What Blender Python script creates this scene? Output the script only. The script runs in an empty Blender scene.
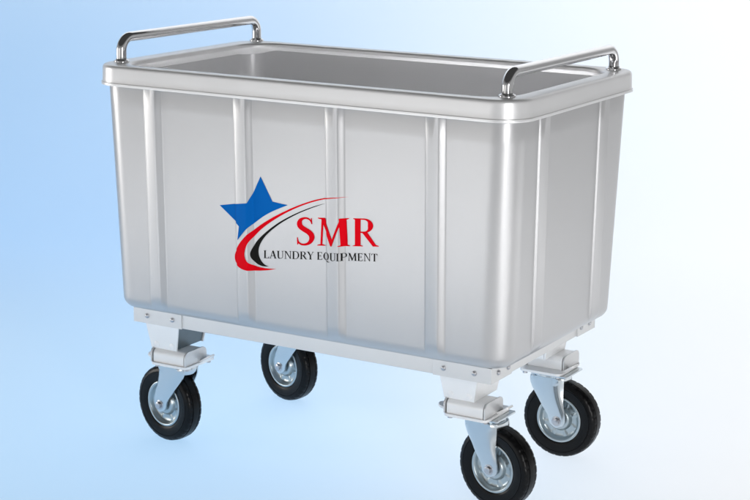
import bpy, bmesh, math, random
from mathutils import Vector, Matrix
from mathutils.geometry import delaunay_2d_cdt
R_ = math.radians
sc = bpy.context.scene
COL = sc.collection

# ------------------------------------------------------------------ camera
cam_d = bpy.data.cameras.new("camera")
cam = bpy.data.objects.new("camera", cam_d); COL.objects.link(cam)
YAW, PITCH, ROLL, FPX = 2.10623, -0.22706, 0.0083, 1774.5
D = Vector((math.cos(PITCH)*math.cos(YAW), math.cos(PITCH)*math.sin(YAW), math.sin(PITCH)))
Rt = Vector((math.sin(YAW), -math.cos(YAW), 0)); Up = Rt.cross(D)
c_, s_ = math.cos(ROLL), math.sin(ROLL)
Rt, Up = c_*Rt + s_*Up, -s_*Rt + c_*Up
M = Matrix((Rt, Up, -D)).transposed().to_4x4()
M.translation = Vector((2.23206, -3.70959, 1.52193))
cam.matrix_world = M
cam_d.sensor_width = 36.0
cam_d.lens = FPX/750*36
cam_d.clip_start = 0.05; cam_d.clip_end = 200
sc.camera = cam

# studio axes: r to the right of the camera's heading, h along it
HX = Vector((math.cos(YAW), math.sin(YAW), 0)); RX = Vector((math.sin(YAW), -math.cos(YAW), 0))
def studio(r, h, z): return RX*r + HX*h + Vector((0, 0, z))

# ------------------------------------------------------------------ world + lamps
w = bpy.data.worlds.new("World"); sc.world = w; w.use_nodes = True
bg = w.node_tree.nodes["Background"]
bg.inputs[1].default_value = 0.46
# world graded by direction, bright low and dark overhead, shaped for the chrome's contrast
wt = w.node_tree; geo = wt.nodes.new("ShaderNodeTexCoord"); sep = wt.nodes.new("ShaderNodeSeparateXYZ"); wr = wt.nodes.new("ShaderNodeValToRGB")
wt.links.new(geo.outputs["Generated"], sep.inputs[0]); wt.links.new(sep.outputs["Z"], wr.inputs[0]); wt.links.new(wr.outputs[0], bg.inputs[0])
wr.color_ramp.elements[0].position = .22; wr.color_ramp.elements[0].color = (1, 1, 1, 1)
wr.color_ramp.elements[1].position = .50; wr.color_ramp.elements[1].color = (.13, .13, .13, 1)

def area(name, pos, aim, size, power, color=(1, 1, 1), spread=180, size_y=None):
    l = bpy.data.lights.new(name, 'AREA'); l.energy = power; l.color = color
    l.shape = 'RECTANGLE'; l.size = size; l.size_y = size_y or size; l.spread = R_(spread)
    o = bpy.data.objects.new(name, l); COL.objects.link(o)
    o.location = pos
    o.rotation_euler = (aim - pos).to_track_quat('-Z', 'Y').to_euler()
    return o
area("key_softbox", studio(-4.3, .5, .8), studio(0, 0, .8), 1.3, 6, (1, .97, .93), 70, size_y=1.5)
area("fill_softbox", studio(-3.5, -3.1, 1.05), studio(0, 0, .85), 2.8, 2.3, (1, .97, .93), 75, size_y=2.0)
area("strip_softbox", studio(1.35, -3.9, 1.1), studio(.2, 0, .7), .70, 6.4, (1, 1, 1), 60, size_y=1.9)
tp = area("tub_fill", Vector((0, 0, 2.7)), Vector((0, 0, 0)), .5, 95, spread=16, size_y=.12); tp.rotation_euler = (0, 0, 0)  # unseen lamp added to brighten the tub's interior
# unseen lamps added under and behind the translucent backdrop to make its colour fade:
# blue-gelled ones on the left, plain ones on the right
BLUE_T, BLUE, BLUE_W = (.155, .56, 1.0), (.06, .46, 1.0), (.025, .46, 1.0)
KX = .058            # the lamps meet a little right of the camera's heading
def under(name, r0, r1, h0, h1, rad, color, depth=None):
    d = depth or (lambda h: .13*(h + 4.33) + .12)
    rc = (r0+r1)/2; wd = r1-r0
    p0, p1 = studio(rc + KX*(h0+4.33), h0, -d(h0)), studio(rc + KX*(h1+4.33), h1, -d(h1))
    l = area(name, (p0+p1)/2, (p0+p1)/2 + Vector((0, 0, 1)), 1, rad*math.pi*wd*(p1-p0).length, color)
    l.data.size = wd; l.data.size_y = (p1-p0).length
    y = (p1-p0).normalized(); x = (RX - y*RX.dot(y)).normalized(); z = x.cross(y)
    if z.z > 0: x = -x; z = -z
    l.matrix_world = Matrix.Translation((p0+p1)/2) @ Matrix((x, y, z)).transposed().to_4x4()
    return l
def behind(name, side, rad, color, z0=-1.7, z1=1.7):
    wd, ht = 4.0, z1 - z0
    l = area(name, studio(side*wd/2 + KX*8.1, 5.2, (z0+z1)/2), studio(side*wd/2 + KX*8.1, 0, (z0+z1)/2), 1, rad*math.pi*wd*ht, color)
    l.data.size = wd; l.data.size_y = ht
under("near_fade_blue", -1.9, 0, -1.0, 1.5, 1.55, BLUE_T)
under("far_fade_blue", -3.2, 0, 1.5, 5.15, 1.42, BLUE)
under("near_fade_white", 0, 3.5, -1.0, 1.5, 1.45, (1, 1, 1))
under("far_fade_white", 0, 3.5, 1.5, 5.15, 1.48, (1, 1, 1))
under("left_fill", -4.6, -2.1, -1.6, 1.0, 2.7, (1, 1, 1), lambda h: .30)  # added unseen fill, reflected by the tub's front and ribs
under("front_fill", -3.6, -1.2, -2.9, -1.2, 5.6, (1, 1, 1), lambda h: .2)  # added unseen fill that lifts the lower front
under("front_fill", -1.2, .3, -3.4, -1.5, 1.8, (1, 1, 1), lambda h: .2)  # weaker added fill for the rib bevels
under("corner_fill", .75, 2.0, -3.8, -1.4, 8.0, (1, 1, 1), lambda h: .2)  # unseen lamp added for the highlight on the tub's corner
under("right_fill", 1.6, 4.2, -1.4, .4, 2.0, (1, 1, 1), lambda h: .22)  # unseen lamp added to lighten the end ribs
behind("wall_fade_blue", -1, 1.3, BLUE_W)
behind("upper_wall_fill", -1, 3.6, (1, 1, 1), 2.3, 4.6)  # unseen, added to whiten reflections in rim and handles
behind("upper_wall_fill", 1, 3.2, (1, 1, 1), 2.3, 4.6)  # same added reflection fill on the right
behind("wall_fade_white", 1, 1.95, (1, 1, 1))

sc.view_settings.view_transform = 'Standard'; sc.view_settings.look = 'None'
sc.view_settings.exposure = 0.0; sc.view_settings.gamma = 1.0

# ------------------------------------------------------------------ materials
def mat(name, col, metal=0.0, rough=.5, spec=.5, noise=0.0, nscale=20.0, bump=0.0, stretch=(1, 1, 1), coat=0.0, rvar=0.0):
    m = bpy.data.materials.new(name); m.use_nodes = True
    nt = m.node_tree; b = nt.nodes["Principled BSDF"]
    b.inputs["Base Color"].default_value = (*col, 1); b.inputs["Metallic"].default_value = metal
    b.inputs["Roughness"].default_value = rough; b.inputs["Specular IOR Level"].default_value = spec
    b.inputs["Coat Weight"].default_value = coat; b.inputs["Coat Roughness"].default_value = .15
    tc = nt.nodes.new("ShaderNodeTexCoord"); mp = nt.nodes.new("ShaderNodeMapping"); mp.inputs["Scale"].default_value = stretch
    nz = nt.nodes.new("ShaderNodeTexNoise"); nz.inputs["Scale"].default_value = nscale; nz.inputs["Detail"].default_value = 5
    nt.links.new(tc.outputs["Object"], mp.inputs[0]); nt.links.new(mp.outputs[0], nz.inputs["Vector"])
    if noise:
        cr = nt.nodes.new("ShaderNodeMix"); cr.data_type = 'RGBA'
        cr.inputs["A"].default_value = (*[c*(1-noise) for c in col], 1); cr.inputs["B"].default_value = (*[min(1, c*(1+noise)) for c in col], 1)
        nt.links.new(nz.outputs["Fac"], cr.inputs["Factor"]); nt.links.new(cr.outputs["Result"], b.inputs["Base Color"])
    if rvar:
        mr = nt.nodes.new("ShaderNodeMapRange"); mr.inputs["To Min"].default_value = rough-rvar; mr.inputs["To Max"].default_value = rough+rvar
        nt.links.new(nz.outputs["Fac"], mr.inputs["Value"]); nt.links.new(mr.outputs[0], b.inputs["Roughness"])
    if bump:
        bp = nt.nodes.new("ShaderNodeBump"); bp.inputs["Strength"].default_value = bump; bp.inputs["Distance"].default_value = .002
        nt.links.new(nz.outputs["Fac"], bp.inputs["Height"]); nt.links.new(bp.outputs[0], b.inputs["Normal"])
    return m
M_BODY = mat("satin_grey_tub", (.50, .50, .507), .55, .32, .5, .03, 3.0, .05, (1, 1, .3), rvar=.04)
M_RIM = mat("satin_grey_rim", (.70, .70, .705), .5, .34, .5, .02, 6.0, .03, rvar=.04)
M_FRAME = mat("pale_galvanised_frame", (.68, .68, .68), .45, .38, .5, .04, 14, .06, rvar=.05)
M_WHITE = mat("white_painted_bracket", (.88, .88, .88), .1, .36, .5, .03, 18, .05, coat=.2)
M_CHROME = mat("polished_chrome", (.68, .68, .69), 1, .05, .5, rvar=.015, nscale=30)
M_ZINC = mat("blue_zinc_plate", (.60, .64, .665), .95, .20, .5, .03, 30, .02, rvar=.04)
M_HUB = mat("dull_zinc", (.44, .495, .515), .9, .32, .5, .05, 40, .03, rvar=.06)
M_SHADE = mat("bracket_shade", (.17, .20, .215), .8, .45, .5, .12, 40, .1, rvar=.08)  # shade put into the colour, for the bracket's shaded side
M_BOLT = mat("steel_bolt", (.50, .50, .52), .9, .28, .5, .05, 60)
M_RUBBER = mat("black_rubber", (.003, .003, .0034), 0, .30, .20, .2, 40, .06, rvar=.08)
M_STAR = mat("blue_print", (0, .125, .47), 0, .7, .06, .02, 30)
M_RED = mat("red_print", (.78, .0, .008), 0, .7, .06, .02, 30)
M_BLACK = mat("black_print", (.012, .011, .010), 0, .7, .06, .02, 30)
M_PAPER = bpy.data.materials.new("translucent_acrylic"); M_PAPER.use_nodes = True
nt = M_PAPER.node_tree; nt.nodes.clear()
out = nt.nodes.new("ShaderNodeOutputMaterial"); mx = nt.nodes.new("ShaderNodeMixShader")
df = nt.nodes.new("ShaderNodeBsdfDiffuse"); tl = nt.nodes.new("ShaderNodeBsdfTranslucent")
df.inputs[0].default_value = tl.inputs[0].default_value = (.9, .9, .9, 1)
nt.links.new(df.outputs[0], mx.inputs[1]); nt.links.new(tl.outputs[0], mx.inputs[2]); nt.links.new(mx.outputs[0], out.inputs[0])

# ------------------------------------------------------------------ mesh helpers
def finish(name, bm, m, parent=None, angle=40, smooth=True, fix=True):
    if fix: bmesh.ops.recalc_face_normals(bm, faces=bm.faces)
    me = bpy.data.meshes.new(name); bm.to_mesh(me); bm.free()
    me.materials.append(m)
    if smooth:
        me.shade_smooth(); me.set_sharp_from_angle(angle=R_(angle))
    o = bpy.data.objects.new(name, me); COL.objects.link(o); o.parent = parent
    return o
def loft(bm, rings, closed_v=False, caps=(False, False)):
    vs = [[bm.verts.new(p) for p in ring] for ring in rings]
    n = len(vs[0]); k = len(vs)
    for i in range(k if closed_v else k-1):
        a, b = vs[i], vs[(i+1) % k]
        for j in range(n): bm.faces.new((a[j], a[(j+1) % n], b[(j+1) % n], b[j]))
    if caps[0]: bm.faces.new(list(reversed(vs[0])))
    if caps[1]: bm.faces.new(vs[-1])
    return vs
def rrect(L, W, rc, z, n=12):
    pts = []
    for cx, cy, a0 in ((L/2-rc, W/2-rc, 0), (-L/2+rc, W/2-rc, 90), (-L/2+rc, -W/2+rc, 180), (L/2-rc, -W/2+rc, 270)):
        for k in range(n+1):
            a = R_(a0 + 90*k/n); pts.append(Vector((cx + rc*math.cos(a), cy + rc*math.sin(a), z)))
    return pts
def prism(bm, poly, thick, frame):
    """extrude a 2-D outline by thick; frame maps (u,v,w) to a point"""
    a = [bm.verts.new(frame(u, v, -thick/2)) for u, v in poly]; b = [bm.verts.new(frame(u, v, thick/2)) for u, v in poly]
    n = len(poly)
    for i in range(n): bm.faces.new((a[i], a[(i+1) % n], b[(i+1) % n], b[i]))
    bm.faces.new(list(reversed(a))); bm.faces.new(b)
def bevel(bm, off, seg=2, ang=30):
    es = [e for e in bm.edges if len(e.link_faces) == 2 and e.calc_face_angle(0) > R_(ang)]
    bmesh.ops.bevel(bm, geom=es, offset=off, segments=seg, profile=.5, affect='EDGES', clamp_overlap=True)
def lathe_y(bm, prof, n=64, rfun=None, closed=False):
    """revolve (r, y) about the y axis"""
    rings = []
    for i, (r, y) in enumerate(prof):
        ring = []
        for k in range(n):
            rr = rfun(i, k, r) if rfun else r
            a = 2*math.pi*k/n; ring.append(Vector((rr*math.cos(a), y, rr*math.sin(a))))
        rings.append(ring)
    return loft(bm, rings, closed_v=closed)
def tube(bm, path, r, n=20):
    rings = []; pn = None
    for i, p in enumerate(path):
        t = (path[min(i+1, len(path)-1)] - path[max(i-1, 0)]).normalized()
        if pn is None: pn = t.orthogonal().normalized()
        pn = (pn - t*pn.dot(t)).normalized(); b = t.cross(pn)
        rings.append([p + r*(math.cos(2*math.pi*k/n)*pn + math.sin(2*math.pi*k/n)*b) for k in range(n)])
    loft(bm, rings, caps=(True, True))

# ------------------------------------------------------------------ the setting: seamless paper sweep
bm = bmesh.new()
prof = [(-9.0, 0.0), (-6, 0), (-3, 0), (0, 0), (2.2, 0)]
rad = 1.6
for k in range(1, 25):
    a = R_(90*k/24); prof.append((2.2 + rad*math.sin(a), rad - rad*math.cos(a)))
prof += [(2.2+rad, 3.0), (2.2+rad, 5.0)]
rings = []
for h, z in prof:
    rings.append([bm.verts.new(studio(r, h, z)) for r in (-7, -3.5, 0, 3.5, 7)])
for a, b in zip(rings, rings[1:]):
    for j in range(4): bm.faces.new((a[j], a[j+1], b[j+1], b[j]))
sweep = finish("backdrop", bm, M_PAPER, angle=60, fix=False)
sweep["kind"] = "structure"
sweep["label"] = "seamless studio backdrop under and behind the laundry cart"

# ------------------------------------------------------------------ the cart
cart = bpy.data.objects.new("laundry_cart", None); COL.objects.link(cart)
cart["label"] = "grey ribbed laundry cart with chrome handles and four black caster wheels"
cart["category"] = "laundry cart"

# --- tub
LT, WT, ZT = 1.14, .648, .935
LB, WB, ZB = 1.102, .624, .393
def lw(z):
    f = (z-ZB)/(ZT-ZB); return LB + (LT-LB)*f, WB + (WT-WB)*f
RC = .064
FRONT_RIBS = [-.405, -.140, .115, .377]
END_RIBS = [((-.180, ZT), (-.146, ZB)), ((.147, ZT), (.174, ZB))]
RW, RH = .0275, .0108
RIB_U = [-1.08, -1.0, -.97, -.93, -.88, -.83, -.78, -.5, -.1, .24, .32, .38, .44, .52, .70, .84, .90, .94, 1.0, 1.08]
RIB_V = [0, 0, .04, .17, .34, .45, .50, .66, .86, .975, 1.0, .985, .93, .80, .45, .17, .07, .02, 0, 0]
def rib_h(u):      # a pressed fold: a broad face, a ridge and a shorter bevel
    for (a, p), (b, q) in zip(zip(RIB_U, RIB_V), zip(RIB_U[1:], RIB_V[1:])):
        if a <= u <= b: return p + (q-p)*(u-a)/(b-a)
    return 0.0
US = RIB_U
def rib_amp(z):
    t = max(0, min(1, (z-.386)/.030)); return RH*math.sqrt(max(0, 1-(1-t)**2))
def end_rib_y(e, z): (y1, z1), (y0, z0) = e; return y0 + (y1-y0)*(z-z0)/(z1-z0)
def tub_ring(z, off=0.0, zz=None, ribs=True, nc=14):
    """outline at height z (zz = where it is drawn), ccw from the front left"""
    L, W = lw(z); L += 2*off; W += 2*off; rc = RC + off
    zz = z if zz is None else zz; amp = rib_amp(zz) if ribs else 0
    P = []
    fr = [(c + u*RW, amp*rib_h(u)) for c in FRONT_RIBS for u in US]
    en = [(end_rib_y(e, z) + u*RW, 1.05*amp*rib_h(u)) for e in END_RIBS for u in US]
    def corner(cx, cy, a0):
        for k in range(nc+1):
            a = R_(a0 + 90*k/nc); P.append(Vector((cx + rc*math.cos(a), cy + rc*math.sin(a), zz)))
    x, y = L/2-rc, W/2-rc
    for s, h in fr: P.append(Vector((s, -W/2-h, zz)))
    corner(x, -y, 270)
    for s, h in en: P.append(Vector((L/2+h, s, zz)))
    corner(x, y, 0)
    for s, h in reversed(fr): P.append(Vector((s, W/2+h, zz)))
    corner(-x, y, 90)
    for s, h in reversed(en): P.append(Vector((-L/2-h, s, zz)))
    corner(-x, -y, 180)
    return P
rings = []
rb = .028
for k in range(0, 8):
    a = R_(90*k/7); rings.append(tub_ring(ZB, -rb + rb*math.sin(a), .366 + rb*(1-math.cos(a))))
for z in [.400, .405, .411, .416, .43, .50, .60, .70, .80, .88, .945]: rings.append(tub_ring(z))
for z in [.9665, .945, .80, .65, .5, .42]: rings.append(tub_ring(z, -.016, None, False))
for k in range(1, 6):
    a = R_(90*k/5); rings.append(tub_ring(.42, -.016 - .035*(1-math.cos(a)), .42 - .04*math.sin(a), False))
bm = bmesh.new(); loft(bm, rings, caps=(True, True))
tub = finish("tub", bm, M_BODY, cart, angle=50)

# --- rim
LR, WR, Z1 = 1.166, .679, .979
def rim_ring(o, z):
    f = max(0, min(1, (-o-.012)/.048))      # flange: narrow along the sides, wider at the ends
    return rrect(LR+2*o, WR+2*(o + .016*f), .075 + (o if o > -.012 else -.012 + .030*f), z, 16)
pf = [(-.0597, .9685), (-.0600, .9700), (-.0597, .9735), (-.0585, .9765), (-.0560, .9780), (-.053, .9787), (-.045, .979), (-.012, .9792), (-.0062, .9788), (-.0030, .9776), (-.0010, .9755), (-.0001, .9725), (.0003, .969),
      (.0010, .955), (.0013, .9445), (.0020, .9425), (.0044, .9418), (.0062, .9406), (.0066, .9386), (.0058, .9370), (.0040, .9364), (-.001, .9362), (-.006, .9370), (-.010, .939)]
pf = [(min(o, .0042) + (.008 if o < -.04 else 0), .957 + (z-.957)*1.15) for o, z in pf]
bm = bmesh.new(); loft(bm, [rim_ring(o, z) for o, z in pf], closed_v=True)
rim = finish("rim", bm, M_RIM, cart, angle=50)

# --- handles
HR = .0126
def handle(x0, x1, y0, y1, zt):
    rb = .034; zb = .9815
    a, b = Vector((x0, y0, zb)), Vector((x1, y1, zb)); d = (b-a).normalized(); u = Vector((0, 0, 1))
    path = [a, a + u*.01, a + u*(zt-zb-rb)]
    for k in range(1, 11):
        t = R_(9*k); path.append(a + u*(zt-zb-rb) + d*rb*(1-math.cos(t)) + u*rb*math.sin(t))
    L = (b-a).length
    for k in range(1, 8): path.append(a + u*(zt-zb) + d*(rb + (L-2*rb)*k/8))
    for k in range(0, 11):
        t = R_(9*k); path.append(b + u*(zt-zb-rb) - d*rb*(1-math.sin(t)) + u*rb*math.cos(t))
    path += [b + u*.01, b]
    bm = bmesh.new(); tube(bm, path, HR, 28)
    h = finish("handle", bm, M_CHROME, cart, angle=50)
    for p in (a, b):
        bm = bmesh.new(); n = 24
        rings = [[p + Vector((r*math.cos(2*math.pi*k/n), r*math.sin(2*math.pi*k/n), z)) for k in range(n)]
                 for r, z in ((.0195, .0008), (.0195, .0035), (.0185, .0048), (.0150, .0056), (.0146, .0075), (.0134, .0085))]
        loft(bm, rings)
        finish("foot_collar", bm, M_CHROME, h, angle=50)
        for s in (-1, 1):
            bm = bmesh.new()
            bmesh.ops.create_uvsphere(bm, u_segments=10, v_segments=6, radius=.0032, matrix=Matrix.Translation(p + d*s*.0172 + Vector((0, 0, .004))))
            finish("screw", bm, M_BOLT, h)
    return h
handle(-.550, -.542, -.258, .320, 1.041)
handle(.524, .528, -.274, .296, 1.033)

# --- frame under the tub: an angle-section ring with corner plates
FL, FW, F1, F0 = 1.010, .567, .3655, .330
def frame_ring(o, z): return rrect(FL+2*o, FW+2*o, .004+max(o, -.003), z, 4)
bm = bmesh.new()
loft(bm, [frame_ring(o, z) for o, z in ((0, F0+.001), (0, F1-.001), (-.001, F1), (-.05, F1), (-.05, F1-.004), (-.004, F1-.005), (-.004, F0), (-.001, F0))], closed_v=True)
frame = finish("frame", bm, M_FRAME, cart, angle=30)
PX, PY = .150, .105
for sx in (-1, 1):
    for sy in (-1, 1):
        x0, y0 = sx*(FL/2+.0028), sy*(FW/2+.0028); t = .0027
        L_out = [(x0, y0), (x0 - sx*PX, y0), (x0 - sx*PX, y0 - sy*t), (x0 - sx*t, y0 - sy*t), (x0 - sx*t, y0 - sy*PY), (x0, y0 - sy*PY)]
        bm = bmesh.new(); zc = (F0+F1)/2 - .0005; hh = F1-F0 + .001
        prism(bm, L_out, hh, lambda u, v, w_: Vector((u, v, zc + w_))); bevel(bm, .0009, 2)
        pl = finish("corner_plate", bm, M_FRAME, cart, angle=40)
        # dome-headed bolts, two on each face
        spots = [((x0 - sx*d, y0, .349), Vector((0, sy, 0))) for d in (.043, .122)] + [((x0, y0 - sy*d, .349), Vector((sx, 0, 0))) for d in (.035, .085)]
        for p, nrm in spots:
            bm = bmesh.new(); q = nrm.to_track_quat('Z', 'Y').to_matrix()
            rings = []
            for r, z in ((.0068, 0), (.0068, .0012), (.0056, .0014), (.0054, .0030), (.0044, .0042), (.0024, .0048), (.0006, .005)):
                rings.append([Vector(p) + q @ Vector((r*math.cos(2*math.pi*k/16), r*math.sin(2*math.pi*k/16), z)) for k in range(16)])
            loft(bm, rings, caps=(False, True))
            finish("bolt", bm, M_BOLT, pl, angle=50)

# --- casters: one of each part, copied in a loop
def build_bracket(sd):
    """pressed channel bracket under a frame corner, origin on the swivel axis"""
    bm = bmesh.new()
    top, bot, z1, z0 = .051, .039, F0 - .001, .262
    dy1, dy0 = .066, .058
    # closed on the two outer sides, open towards the middle of the cart
    def P(x, y, f): return Vector((sd*x*(bot + (top-bot)*f), y*(dy0 + (dy1-dy0)*f), z0 + (z1-z0)*f))
    t = .0045
    def slab(quad, n):
        q = [bm.verts.new(p) for p in quad] + [bm.verts.new(p + n*t) for p in quad]
        for f in ((0, 1, 2, 3), (7, 6, 5, 4), (0, 4, 5, 1), (1, 5, 6, 2), (2, 6, 7, 3), (3, 7, 4, 0)): bm.faces.new([q[k] for k in f])
    slab([P(-1, -1, 0), P(1, -1, 0), P(1, -1, 1), P(-1, -1, 1)], Vector((0, 1, 0)))
    e = Vector((0, t*1.3, 0))
    slab([P(-1, -1, 0)+e, P(-1, 1, 0), P(-1, 1, 1), P(-1, -1, 1)+e], Vector((sd, 0, 0)))
    slab([P(1, 1, 0), P(-1, 1, 0)+Vector((sd*t*1.3, 0, 0)), P(-1, 1, 1)+Vector((sd*t*1.3, 0, 0)), P(1, 1, 1)], Vector((0, -1, 0)))
    bevel(bm, .0012, 2, 40)
    br = finish("caster_bracket", bm, M_WHITE, cart, angle=40)
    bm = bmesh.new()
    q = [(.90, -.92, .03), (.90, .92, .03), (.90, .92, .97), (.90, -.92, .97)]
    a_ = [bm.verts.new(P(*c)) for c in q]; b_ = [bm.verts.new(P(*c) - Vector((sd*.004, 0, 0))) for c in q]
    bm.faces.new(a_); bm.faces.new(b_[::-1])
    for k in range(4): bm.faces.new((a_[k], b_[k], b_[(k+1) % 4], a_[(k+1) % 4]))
    finish("shade_plate", bm, M_SHADE, br, smooth=False)  # added dark sheet standing in for shade on the bracket's open side
    # weld beads along the top edge
    bm = bmesh.new(); rnd = random.Random(4)
    for k in range(14):
        x = -.045 + .09*k/13 + rnd.uniform(-.002, .002)
        bmesh.ops.create_uvsphere(bm, u_segments=8, v_segments=5, radius=rnd.uniform(.0016, .0028), matrix=Matrix.Translation((x, -.0655, F0-.003)) @ Matrix.Diagonal((1.8, 1, .7, 1)))
    finish("weld_seam", bm, M_FRAME, br)
    for x, z in ((-.022, .274), (.026, .274)):      # pressed dimples
        bm = bmesh.new()
        bmesh.ops.create_uvsphere(bm, u_segments=20, v_segments=10, radius=.0085, matrix=Matrix.Translation((x, -.0592, z)) @ Matrix.Diagonal((1, .25, 1, 1)))
        finish("dimple", bm, M_WHITE, br)
    # clamp block: an arch-shaped pressing across the channel
    bm = bmesh.new()
    arch = [(-.043, .229), (.043, .229), (.043, .247)]
    for k in range(0, 9):
        a = R_(90*k/8); arch.append((.028 + .015*math.cos(a), .2475 + .015*math.sin(a)))
    for k in range(0, 9):
        a = R_(90 + 90*k/8); arch.append((-.028 + .015*math.cos(a), .2475 + .015*math.sin(a)))
    prism(bm, arch, .094, lambda u, v, w_: Vector((w_ + .020, u - .024, v))); bevel(bm, .003, 2, 40)
    finish("clamp_block", bm, M_WHITE, br, angle=35)
    for x in (.0725, -.0325):                        # end cheeks, a dark gap off the block
        bm = bmesh.new()
        prism(bm, [(u*1.06, .229 + (v-.229)*1.07) for u, v in arch], .0035, lambda u, v, w_: Vector((x + w_, u - .024, v))); bevel(bm, .001, 2, 40)
        finish("end_cheek", bm, M_FRAME, br, angle=35)
    bm = bmesh.new()                                  # the caster's own zinc top plate under the white one
    prism(bm, [(-.046, -.050), (.046, -.050), (.050, -.046), (.050, .046), (.046, .050), (-.046, .050), (-.050, .046), (-.050, -.046)], .0035, lambda u, v, w_: Vector((u + (0 if sd > 0 else .045), v, .2202 + w_))); bevel(bm, .0008, 2, 40)
    finish("top_plate", bm, M_ZINC, br, angle=35)
    # mounting plate with turned-up tabs at opposite ends
    bm = bmesh.new()
    plate = []
    for cx, cy, a0 in ((.064, .040, 0), (-.020, .040, 90), (-.020, -.058, 180), (.064, -.058, 270)):
        for k in range(7):
            a = R_(a0 + 15*k); plate.append((cx + .016*math.cos(a), cy + .016*math.sin(a)))
    prism(bm, plate, .006, lambda u, v, w_: Vector((u, v, .2255 + w_))); bevel(bm, .0012, 2, 40)
    finish("mounting_plate", bm, M_WHITE, br, angle=35)
    for sgn, px, py in ((1, .080, .008), (-1, -.036, -.036)):
        bm = bmesh.new()
        out = []
        for k in range(9): a = R_(-90 + 180*k/8); out.append((.016 + .012*math.cos(a), .016*math.sin(a)))
        out += [(-.008, .018), (-.008, -.018)]
        tilt = R_(32 if sgn > 0 else 16)
        prism(bm, out, .005, lambda u, v, w_: Vector((px + sgn*(u*math.cos(tilt) - w_*math.sin(tilt)), py + v, .2315 + u*math.sin(tilt) + w_*math.cos(tilt))))
        bevel(bm, .001, 2, 40)
        finish("tab", bm, M_WHITE, br, angle=35)
    for x, y in ((.066, -.052), (-.024, -.055), (.066, .040), (-.024, .040)):
        bm = bmesh.new()
        bmesh.ops.create_cone(bm, cap_ends=True, segments=6, radius1=.0062, radius2=.0055, depth=.010, matrix=Matrix.Translation((x, y, .2190)))
        finish("bolt", bm, M_BOLT, br, smooth=False)
    return br
TR = .034      # trail of the wheel behind the swivel axis
def build_caster():
    """origin on the ground under the swivel axis, wheel trailing towards +x"""
    bm = bmesh.new()
    # fork: two tapered cheeks bridged by a domed crown
    secs = [(.2090, -.045, .045), (.200, -.0465, .0465), (.190, -.0455, .0465), (.178, -.040, .0465), (.165, -.031, .047), (.150, -.0195, .048), (.135, -.0085, .0505), (.122, .0015, .0535), (.112, .0085, .0555)]
    for k in range(0, 9):
        a = R_(-10 - 80*k/8); secs.append((.1 + .0225*math.sin(a) + .004, TR - .0225*math.cos(a)*1.0, TR + .0225*math.cos(a)))
    NT = 14
    for s in (-1, 1):
        outer, inner = [], []
        for z, xl, xr in secs:
            if xr - xl < .004: xl, xr = TR-.002, TR+.002
            ro, ri = [], []
            for k in range(NT+1):
                t = k/NT; e = abs(2*t-1)
                curl = (.0040*e*e + .0075*max(0, (e-.55)/.45)**2) * min(1, max(.25, (z-.112)/.07))
                ro.append(Vector((xl + (xr-xl)*t, s*(.0372 - curl), z))); ri.append(Vector((xl + (xr-xl)*t, s*(.0337 - curl), z)))
            outer.append(ro); inner.append(ri)
        loft(bm, [a + b[::-1] for a, b in zip(outer, inner)], caps=(True, True))
    n = 40; rings = []
    for r, z in ((.046, .190), (.050, .196), (.0515, .203), (.050, .2085), (.045, .2105), (.020, .211)):
        rings.append([Vector((r*math.cos(2*math.pi*k/n)*1.0, max(-.0365, min(.0365, r*math.sin(2*math.pi*k/n))), z)) for k in range(n)])
    loft(bm, rings, caps=(True, True))
    fork = finish("caster", bm, M_ZINC, cart, angle=35, fix=True)
    # swivel head
    bm = bmesh.new()
    rings = []
    for r, z in ((.030, .2105), (.043, .2110), (.0455, .2135), (.0455, .2175), (.043, .2205), (.036, .2222), (.030, .2224)):
        rings.append([Vector((r*math.cos(2*math.pi*k/n), r*math.sin(2*math.pi*k/n), z)) for k in range(n)])
    loft(bm, rings, caps=(True, True)); finish("swivel_head", bm, M_ZINC, fork, angle=40)
    # tyre with notched shoulders and two grooves
    N = 180
    half = [(.0575, .0195), (.0605, .0225), (.066, .0240), (.074, .0252), (.083, .0256), (.0835, .0246), (.0845, .0246), (.0852, .0256), (.0905, .0246), (.0945, .0222), (.0968, .0200), (.0985, .0165), (.0992, .0125), (.0978, .0118), (.0978, .0100), (.0996, .0093), (.1, .004)]
    prof = [(r, -y) for r, y in half] + [(.1, 0)] + [(r, y) for r, y in reversed(half)]
    L = len(prof)
    def rf(i, k, r):
        j = min(i, L-1-i)
        if 9 <= j <= 12 and k % 6 in (0,): return r - .0013
        return r
    bm = bmesh.new(); lathe_y(bm, prof + [(.0575, 0)], N, rf, closed=True)
    bmesh.ops.translate(bm, verts=bm.verts, vec=(TR, 0, .1))
    finish("tyre", bm, M_RUBBER, fork, angle=38)
    # pressed wheel rim: lip, dish, ring of embossed ribs, hub
    bm = bmesh.new()
    hp = [(.0590, .0200), (.0595, .0228), (.0575, .0240), (.0545, .0236), (.0525, .0215), (.0505, .0150), (.0475, .0115), (.0430, .0100), (.0360, .0095), (.0315, .0105), (.0290, .0140), (.0275, .0190), (.0245, .0215), (.0190, .0222), (.0120, .0222), (.0100, .0260), (.0050, .0262)]
    Nn = 96
    for s in (-1, 1):
        vs = lathe_y(bm, [(r, s*y) for r, y in hp], Nn)
        for i, (r, y) in enumerate(hp):
            if .034 < r < .047:
                for k in range(Nn):
                    if (k % 12) in (4, 5, 6, 7): vs[i][k].co.y += s*(.0026 if k % 12 in (5, 6) else .0014)
    bmesh.ops.translate(bm, verts=bm.verts, vec=(TR, 0, .1))
    finish("wheel_rim", bm, M_HUB, fork, angle=40)
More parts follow.
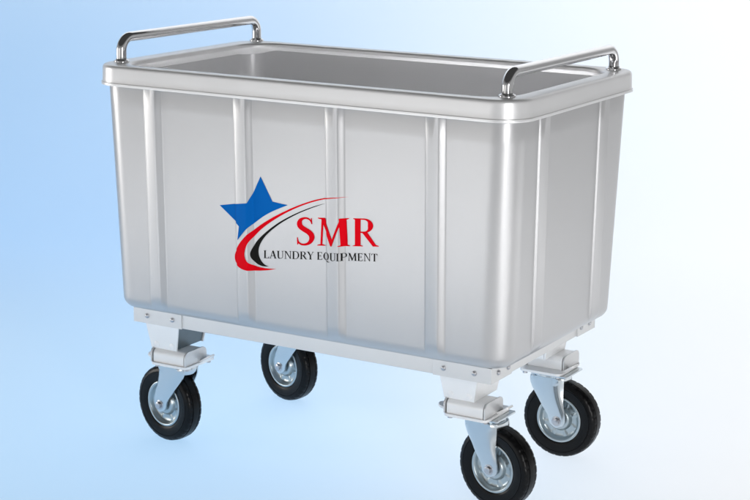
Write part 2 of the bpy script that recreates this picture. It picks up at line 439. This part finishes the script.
    for s in (-1, 1):
        bm = bmesh.new()
        rot = Matrix.Rotation(R_(90*s), 4, 'X')
        bmesh.ops.create_cone(bm, cap_ends=True, segments=24, radius1=.0130, radius2=.0125, depth=.002, matrix=Matrix.Translation((TR, s*.0366, .1)) @ rot)
        bmesh.ops.create_cone(bm, cap_ends=True, segments=6, radius1=.0098, radius2=.0092, depth=.007, matrix=Matrix.Translation((TR, s*.0410, .1)) @ rot)
        bevel(bm, .0008, 2, 40)
        finish("axle_bolt", bm, M_BOLT, fork, angle=30)
    return fork
def dup(o, parent):
    c = o.copy(); COL.objects.link(c); c.parent = parent
    for ch in list(o.children):
        d = ch.copy(); COL.objects.link(d); d.parent = c
    return c
wheels = [(-.461, -.204, -10.4+180), (.480, -.185, -9.5), (-.387, .241, -15+180), (.455, .223, 1.0)]
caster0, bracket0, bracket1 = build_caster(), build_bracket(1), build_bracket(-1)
BR_DX = (0, -.045, 0, -.030)
for i, (wx, wy, ang) in enumerate(wheels):
    c = caster0 if i == 0 else dup(caster0, cart)
    a = R_(ang); ax, ay = wx - TR*math.cos(a), wy - TR*math.sin(a)
    c.location = (ax, ay, 0); c.rotation_euler = (0, 0, a)
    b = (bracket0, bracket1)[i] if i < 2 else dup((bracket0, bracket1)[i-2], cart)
    b.location = (ax + BR_DX[i], ay, 0)
    b.scale = (1, 1 if wy < 0 else -1, 1)

# ------------------------------------------------------------------ printed logo, following the ribs of the tub's front
HM = (0.000764817, -9.72011e-06, -0.266416, 0.000152664, -0.000681808, 0.772112, 9.69158e-05, -3.92504e-05)
def wall(u, v):
    """print coordinates -> (x, z) on the tub's front"""
    d = HM[6]*u + HM[7]*v + 1
    return (HM[0]*u + HM[1]*v + HM[2])/d, (HM[3]*u + HM[4]*v + HM[5])/d
def on_tub(x, z):
    h = 0
    for c in FRONT_RIBS:
        u = (x-c)/RW
        if abs(u) < 1:   # same straight facets as the tub's mesh
            for a, b in zip(US, US[1:]):
                if a <= u <= b: h = rib_h(a) + (rib_h(b)-rib_h(a))*(u-a)/(b-a)
    return Vector((x, -lw(z)[1]/2 - rib_amp(z)*h - .0007, z))
def print_mesh(name, polys, m, parent, holes=()):
    pts, faces = [], []
    for p in polys:
        i0 = len(pts); pts += [Vector(wall(*q)) for q in p]; f = list(range(i0, len(pts)))
        area2 = sum(pts[f[i]].x*pts[f[(i+1) % len(f)]].y - pts[f[(i+1) % len(f)]].x*pts[f[i]].y for i in range(len(f)))
        faces.append(f if area2 > 0 else f[::-1])
    v, e, f, _ov, _oe, of = delaunay_2d_cdt(pts, [], faces, 1, 1e-7)
    bm = bmesh.new(); bv = [bm.verts.new((q.x, 0, q.y)) for q in v]
    for t, src in zip(f, of):
        if not src: continue
        try: bm.faces.new([bv[i] for i in t])
        except ValueError: pass
    for c in FRONT_RIBS:
        for u in US:
            g = bm.verts[:] + bm.edges[:] + bm.faces[:]
            bmesh.ops.bisect_plane(bm, geom=g, plane_co=(c+u*RW, 0, 0), plane_no=(1, 0, 0))
    for q in bm.verts: q.co = on_tub(q.co.x, q.co.z)
    for fc in bm.faces:
        fc.normal_update()
        if fc.normal.y > 0: fc.normal_flip()
    return finish(name, bm, m, parent, smooth=False, fix=False)
def spline(pts, n=8):
    """Catmull-Rom through pts"""
    out = []
    for i in range(len(pts)-1):
        p0, p1, p2, p3 = pts[max(i-1, 0)], pts[i], pts[i+1], pts[min(i+2, len(pts)-1)]
        for k in range(n):
            t = k/n
            out.append(tuple(.5*((2*p1[j]) + (-p0[j]+p2[j])*t + (2*p0[j]-5*p1[j]+4*p2[j]-p3[j])*t*t + (-p0[j]+3*p1[j]-3*p2[j]+p3[j])*t**3) for j in (0, 1)))
    return out + [pts[-1]]
red_up = [(557, 139.5), (500, 140), (440, 148), (380, 166), (320, 191), (260, 222), (205, 259), (160, 302), (136, 337), (128, 362), (135, 388), (160, 407), (200, 415.5), (245, 415), (284, 410)]
red_dn = [(284, 410), (243, 407), (207, 398), (183, 380), (173, 355), (179, 325), (196, 294), (232, 257), (281, 222), (331, 194), (390, 168.5), (450, 151), (503, 143), (557, 139.5)]
blk_up = [(470, 162.5), (420, 176.5), (360, 200), (300, 231), (250, 267), (213, 303), (195, 335), (192, 360), (205, 384), (228, 398), (255, 401)]
blk_dn = [(255, 401), (236, 390), (222, 369), (217, 345), (222, 320), (240, 290), (271, 260), (312, 231), (362, 204), (412, 183), (470, 162.5)]
def ribbon(up, dn, n=6):
    return spline(up, n)[:-1] + spline(dn, n)[:-1]
cut = spline([(327, 170), (262, 197), (215, 227), (178, 260), (143, 300)], 6)
print_mesh("logo_star", [[(225, 62), (270, 157)] + cut + [(150, 248), (72, 170), (182, 160)]], M_STAR, tub)
print_mesh("logo_swoosh", [ribbon(red_up, red_dn)], M_RED, tub)["label"] = "red swoosh of the logo"
print_mesh("logo_swoosh", [ribbon(blk_up, blk_dn)], M_BLACK, tub)["label"] = "black swoosh of the logo"

# serif letters from strokes, in a 0..1 cap-height box (y up)
def bar(x0, y0, x1, y1, t):                      # slanted stroke, horizontal thickness t
    return [(x0-t/2, y0), (x0+t/2, y0), (x1+t/2, y1), (x1-t/2, y1)]
def serif(x, y, w_, d):                          # bracketed slab serif (d=+1 foot, -1 head)
    return [(x-w_/2, y), (x+w_/2, y), (x+w_/2, y+d*.022), (x+w_*.24, y+d*.05), (x-w_*.24, y+d*.05), (x-w_/2, y+d*.022)]
def arcq(cx, cy, rx, ry, a0, a1, t0, t1, n=18):  # ribbon along an ellipse: t0 = stroke at its ends, t1 at its side
    o = []
    P = []
    for k in range(n+1):
        a = R_(a0 + (a1-a0)*k/n); t = t0 + (t1-t0)*abs(math.cos(a))**1.5
        P.append(((cx + rx*math.cos(a), cy + ry*math.sin(a)), (cx + (rx-t)*math.cos(a), cy + (ry-min(t, t0*1.15 + (t-t0)*.45))*math.sin(a))))
    for (a, b), (c, d) in zip(P, P[1:]): o.append([a, c, d, b])
    return o
def ribbon_w(pts, ws, n=6):
    s = spline([(p[0], p[1]) for p in pts], n); wv = [q[0] for q in spline([(v, 0) for v in ws], n)]
    L, R2 = [], []
    for i, p in enumerate(s):
        a, b = s[max(i-1, 0)], s[min(i+1, len(s)-1)]; dx, dy = b[0]-a[0], b[1]-a[1]; l = math.hypot(dx, dy) or 1
        nx, ny = -dy/l*wv[i]/2, dx/l*wv[i]/2
        L.append((p[0]+nx, p[1]+ny)); R2.append((p[0]-nx, p[1]-ny))
    return [[L[i], L[i+1], R2[i+1], R2[i]] for i in range(len(s)-1)]
K, T = .135, .05      # thick and thin strokes
def g_L(): return .58, [bar(.15, 0, .15, 1, K), serif(.15, 0, .3, 1), serif(.15, 1, .3, -1), [(.15, 0), (.55, 0), (.15, .05)], [(.15, 0), (.55, 0), (.585, .24), (.55, .24), (.50, .07), (.44, .05), (.15, .05)]]
def g_A(): return .74, [bar(.10, 0, .36, 1, T), bar(.62, 0, .37, 1, K), serif(.10, 0, .22, 1), serif(.62, 0, .28, 1), [(.19, .31), (.56, .31), (.55, .36), (.2, .36)]]
def g_U(): return .74, [bar(.16, .3, .16, 1, K), bar(.62, .3, .62, 1, T), serif(.16, 1, .3, -1), serif(.62, 1, .24, -1)] + ribbon_w([(.16, .32), (.18, .13), (.28, .03), (.40, .025), (.53, .07), (.60, .17), (.62, .32)], [K, .125, .09, .06, T, T, T])
def g_N(): return .80, [bar(.14, 0, .14, 1, T), bar(.66, 0, .66, 1, T), [(.06, 1), (.22, 1), (.685, .0), (.63, 0), (.12, .96)], serif(.14, 0, .24, 1), serif(.66, 1, .24, -1), serif(.10, 1, .16, -1)]
def g_D(): return .79, [bar(.15, 0, .15, 1, K), serif(.13, 0, .22, 1), serif(.13, 1, .22, -1), [(.1, 0), (.36, 0), (.36, .05), (.1, .05)], [(.1, 1), (.36, 1), (.36, .95), (.1, .95)]] + arcq(.36, .5, .385, .5, -90, 90, .05, K)
def g_R(): return .72, [bar(.15, 0, .15, 1, K), serif(.15, 0, .3, 1), serif(.13, 1, .22, -1), [(.1, 1), (.33, 1), (.33, .952), (.1, .952)], [(.15, .48), (.33, .48), (.33, .53), (.15, .53)], [(.27, .5), (.42, .52), (.68, .06), (.76, .03), (.76, 0), (.59, 0)]] + arcq(.33, .74, .27, .26, -90, 90, .048, K*.95)
def g_Y(): return .70, [bar(.35, 0, .35, .48, K), [(.285, .48), (.04, 1), (.19, 1), (.415, .48)], [(.345, .42), (.61, 1), (.66, 1), (.415, .48)], serif(.35, 0, .3, 1), serif(.115, 1, .27, -1), serif(.63, 1, .22, -1)]
def g_E(): return .62, [bar(.15, 0, .15, 1, K), serif(.13, 0, .22, 1), serif(.13, 1, .22, -1), [(.1, 0), (.54, 0), (.58, .22), (.545, .22), (.49, .07), (.43, .05), (.1, .05)], [(.1, 1), (.53, 1), (.54, .80), (.51, .80), (.47, .93), (.41, .95), (.1, .95)], [(.15, .49), (.42, .49), (.42, .54), (.15, .54)], [(.40, .40), (.44, .40), (.44, .63), (.40, .63)]]
def g_Q(): return .82, arcq(.40, .5, .36, .51, -90, 270, .05, K, 40) + ribbon_w([(.38, .0), (.50, -.10), (.66, -.18), (.86, -.20)], [.06, .10, .09, .02])
def g_I(): return .32, [bar(.16, 0, .16, 1, K), serif(.16, 0, .3, 1), serif(.16, 1, .3, -1)]
def g_P(): return .62, [bar(.15, 0, .15, 1, K), serif(.15, 0, .3, 1), serif(.13, 1, .22, -1), [(.1, 1), (.31, 1), (.31, .952), (.1, .952)], [(.15, .43), (.31, .43), (.31, .48), (.15, .48)]] + arcq(.31, .715, .27, .285, -90, 90, .048, K*.95)
def g_M(): return .98, [bar(.13, 0, .17, 1, T), bar(.82, 0, .78, 1, K), [(.09, 1), (.24, 1), (.50, .22), (.47, .0), (.44, 0), (.13, .94)], [(.44, 0), (.48, 0), (.80, .96), (.80, 1), (.74, 1), (.46, .16)], serif(.13, 0, .24, 1), serif(.82, 0, .3, 1), serif(.13, 1, .2, -1), serif(.82, 1, .24, -1)]
def g_T(): return .68, [bar(.34, 0, .34, 1, K), serif(.34, 0, .3, 1), [(.03, 1), (.65, 1), (.66, .76), (.63, .76), (.58, .92), (.52, .95), (.16, .95), (.10, .92), (.05, .76), (.02, .76)]]
def g_S():
    return .56, ribbon_w([(.475, .78), (.43, .90), (.35, .965), (.25, .97), (.15, .91), (.115, .79), (.15, .67), (.26, .57), (.38, .48), (.465, .36), (.465, .21), (.39, .085), (.27, .03), (.16, .045), (.085, .12), (.05, .26)],
        [q*S_W for q in (.02, .035, .05, .06, .09, .12, .135, .14, .14, .135, .115, .085, .06, .05, .035, .02)], 5) + [[(.46, .76), (.49, .76), (.475, .99), (.45, .97)], [(.04, .28), (.07, .28), (.085, .05), (.05, .01)]]
G = dict(L=g_L, A=g_A, U=g_U, N=g_N, D=g_D, R=g_R, Y=g_Y, E=g_E, Q=g_Q, I=g_I, P=g_P, M=g_M, T=g_T, S=g_S)
def lettering(word, x0, x1, yb0, yb1, cap, m, gap=.03):
    """one word from x0 to x1, its base line running from yb0 to yb1 (print coordinates, y down)"""
    adv = [G[c]()[0] for c in word]; tot = sum(adv) + gap*(len(word)-1)
    polys = []; x = 0.0
    for c, a in zip(word, adv):
        for p in G[c]()[1]:
            q = []
            for u, v in p:
                s = (x+u)/tot; q.append((x0 + (x1-x0)*s, yb0 + (yb1-yb0)*s - v*cap))
            polys.append(q)
        x += a + gap
    return polys
K, T = .165, .058
S_W = 1.22
print_mesh("logo_lettering", lettering("SMR", 356, 663, 320.5, 326, 105, M_RED, .06), M_RED, tub)["label"] = "large red serif lettering SMR"
K, T, S_W = .135, .05, 1.0
print_mesh("logo_lettering", lettering("LAUNDRY", 236, 424, 369, 374.5, 29, M_BLACK) + lettering("EQUIPMENT", 436, 664, 375, 382, 29, M_BLACK), M_BLACK, tub)["label"] = "small black serif lettering LAUNDRY EQUIPMENT"
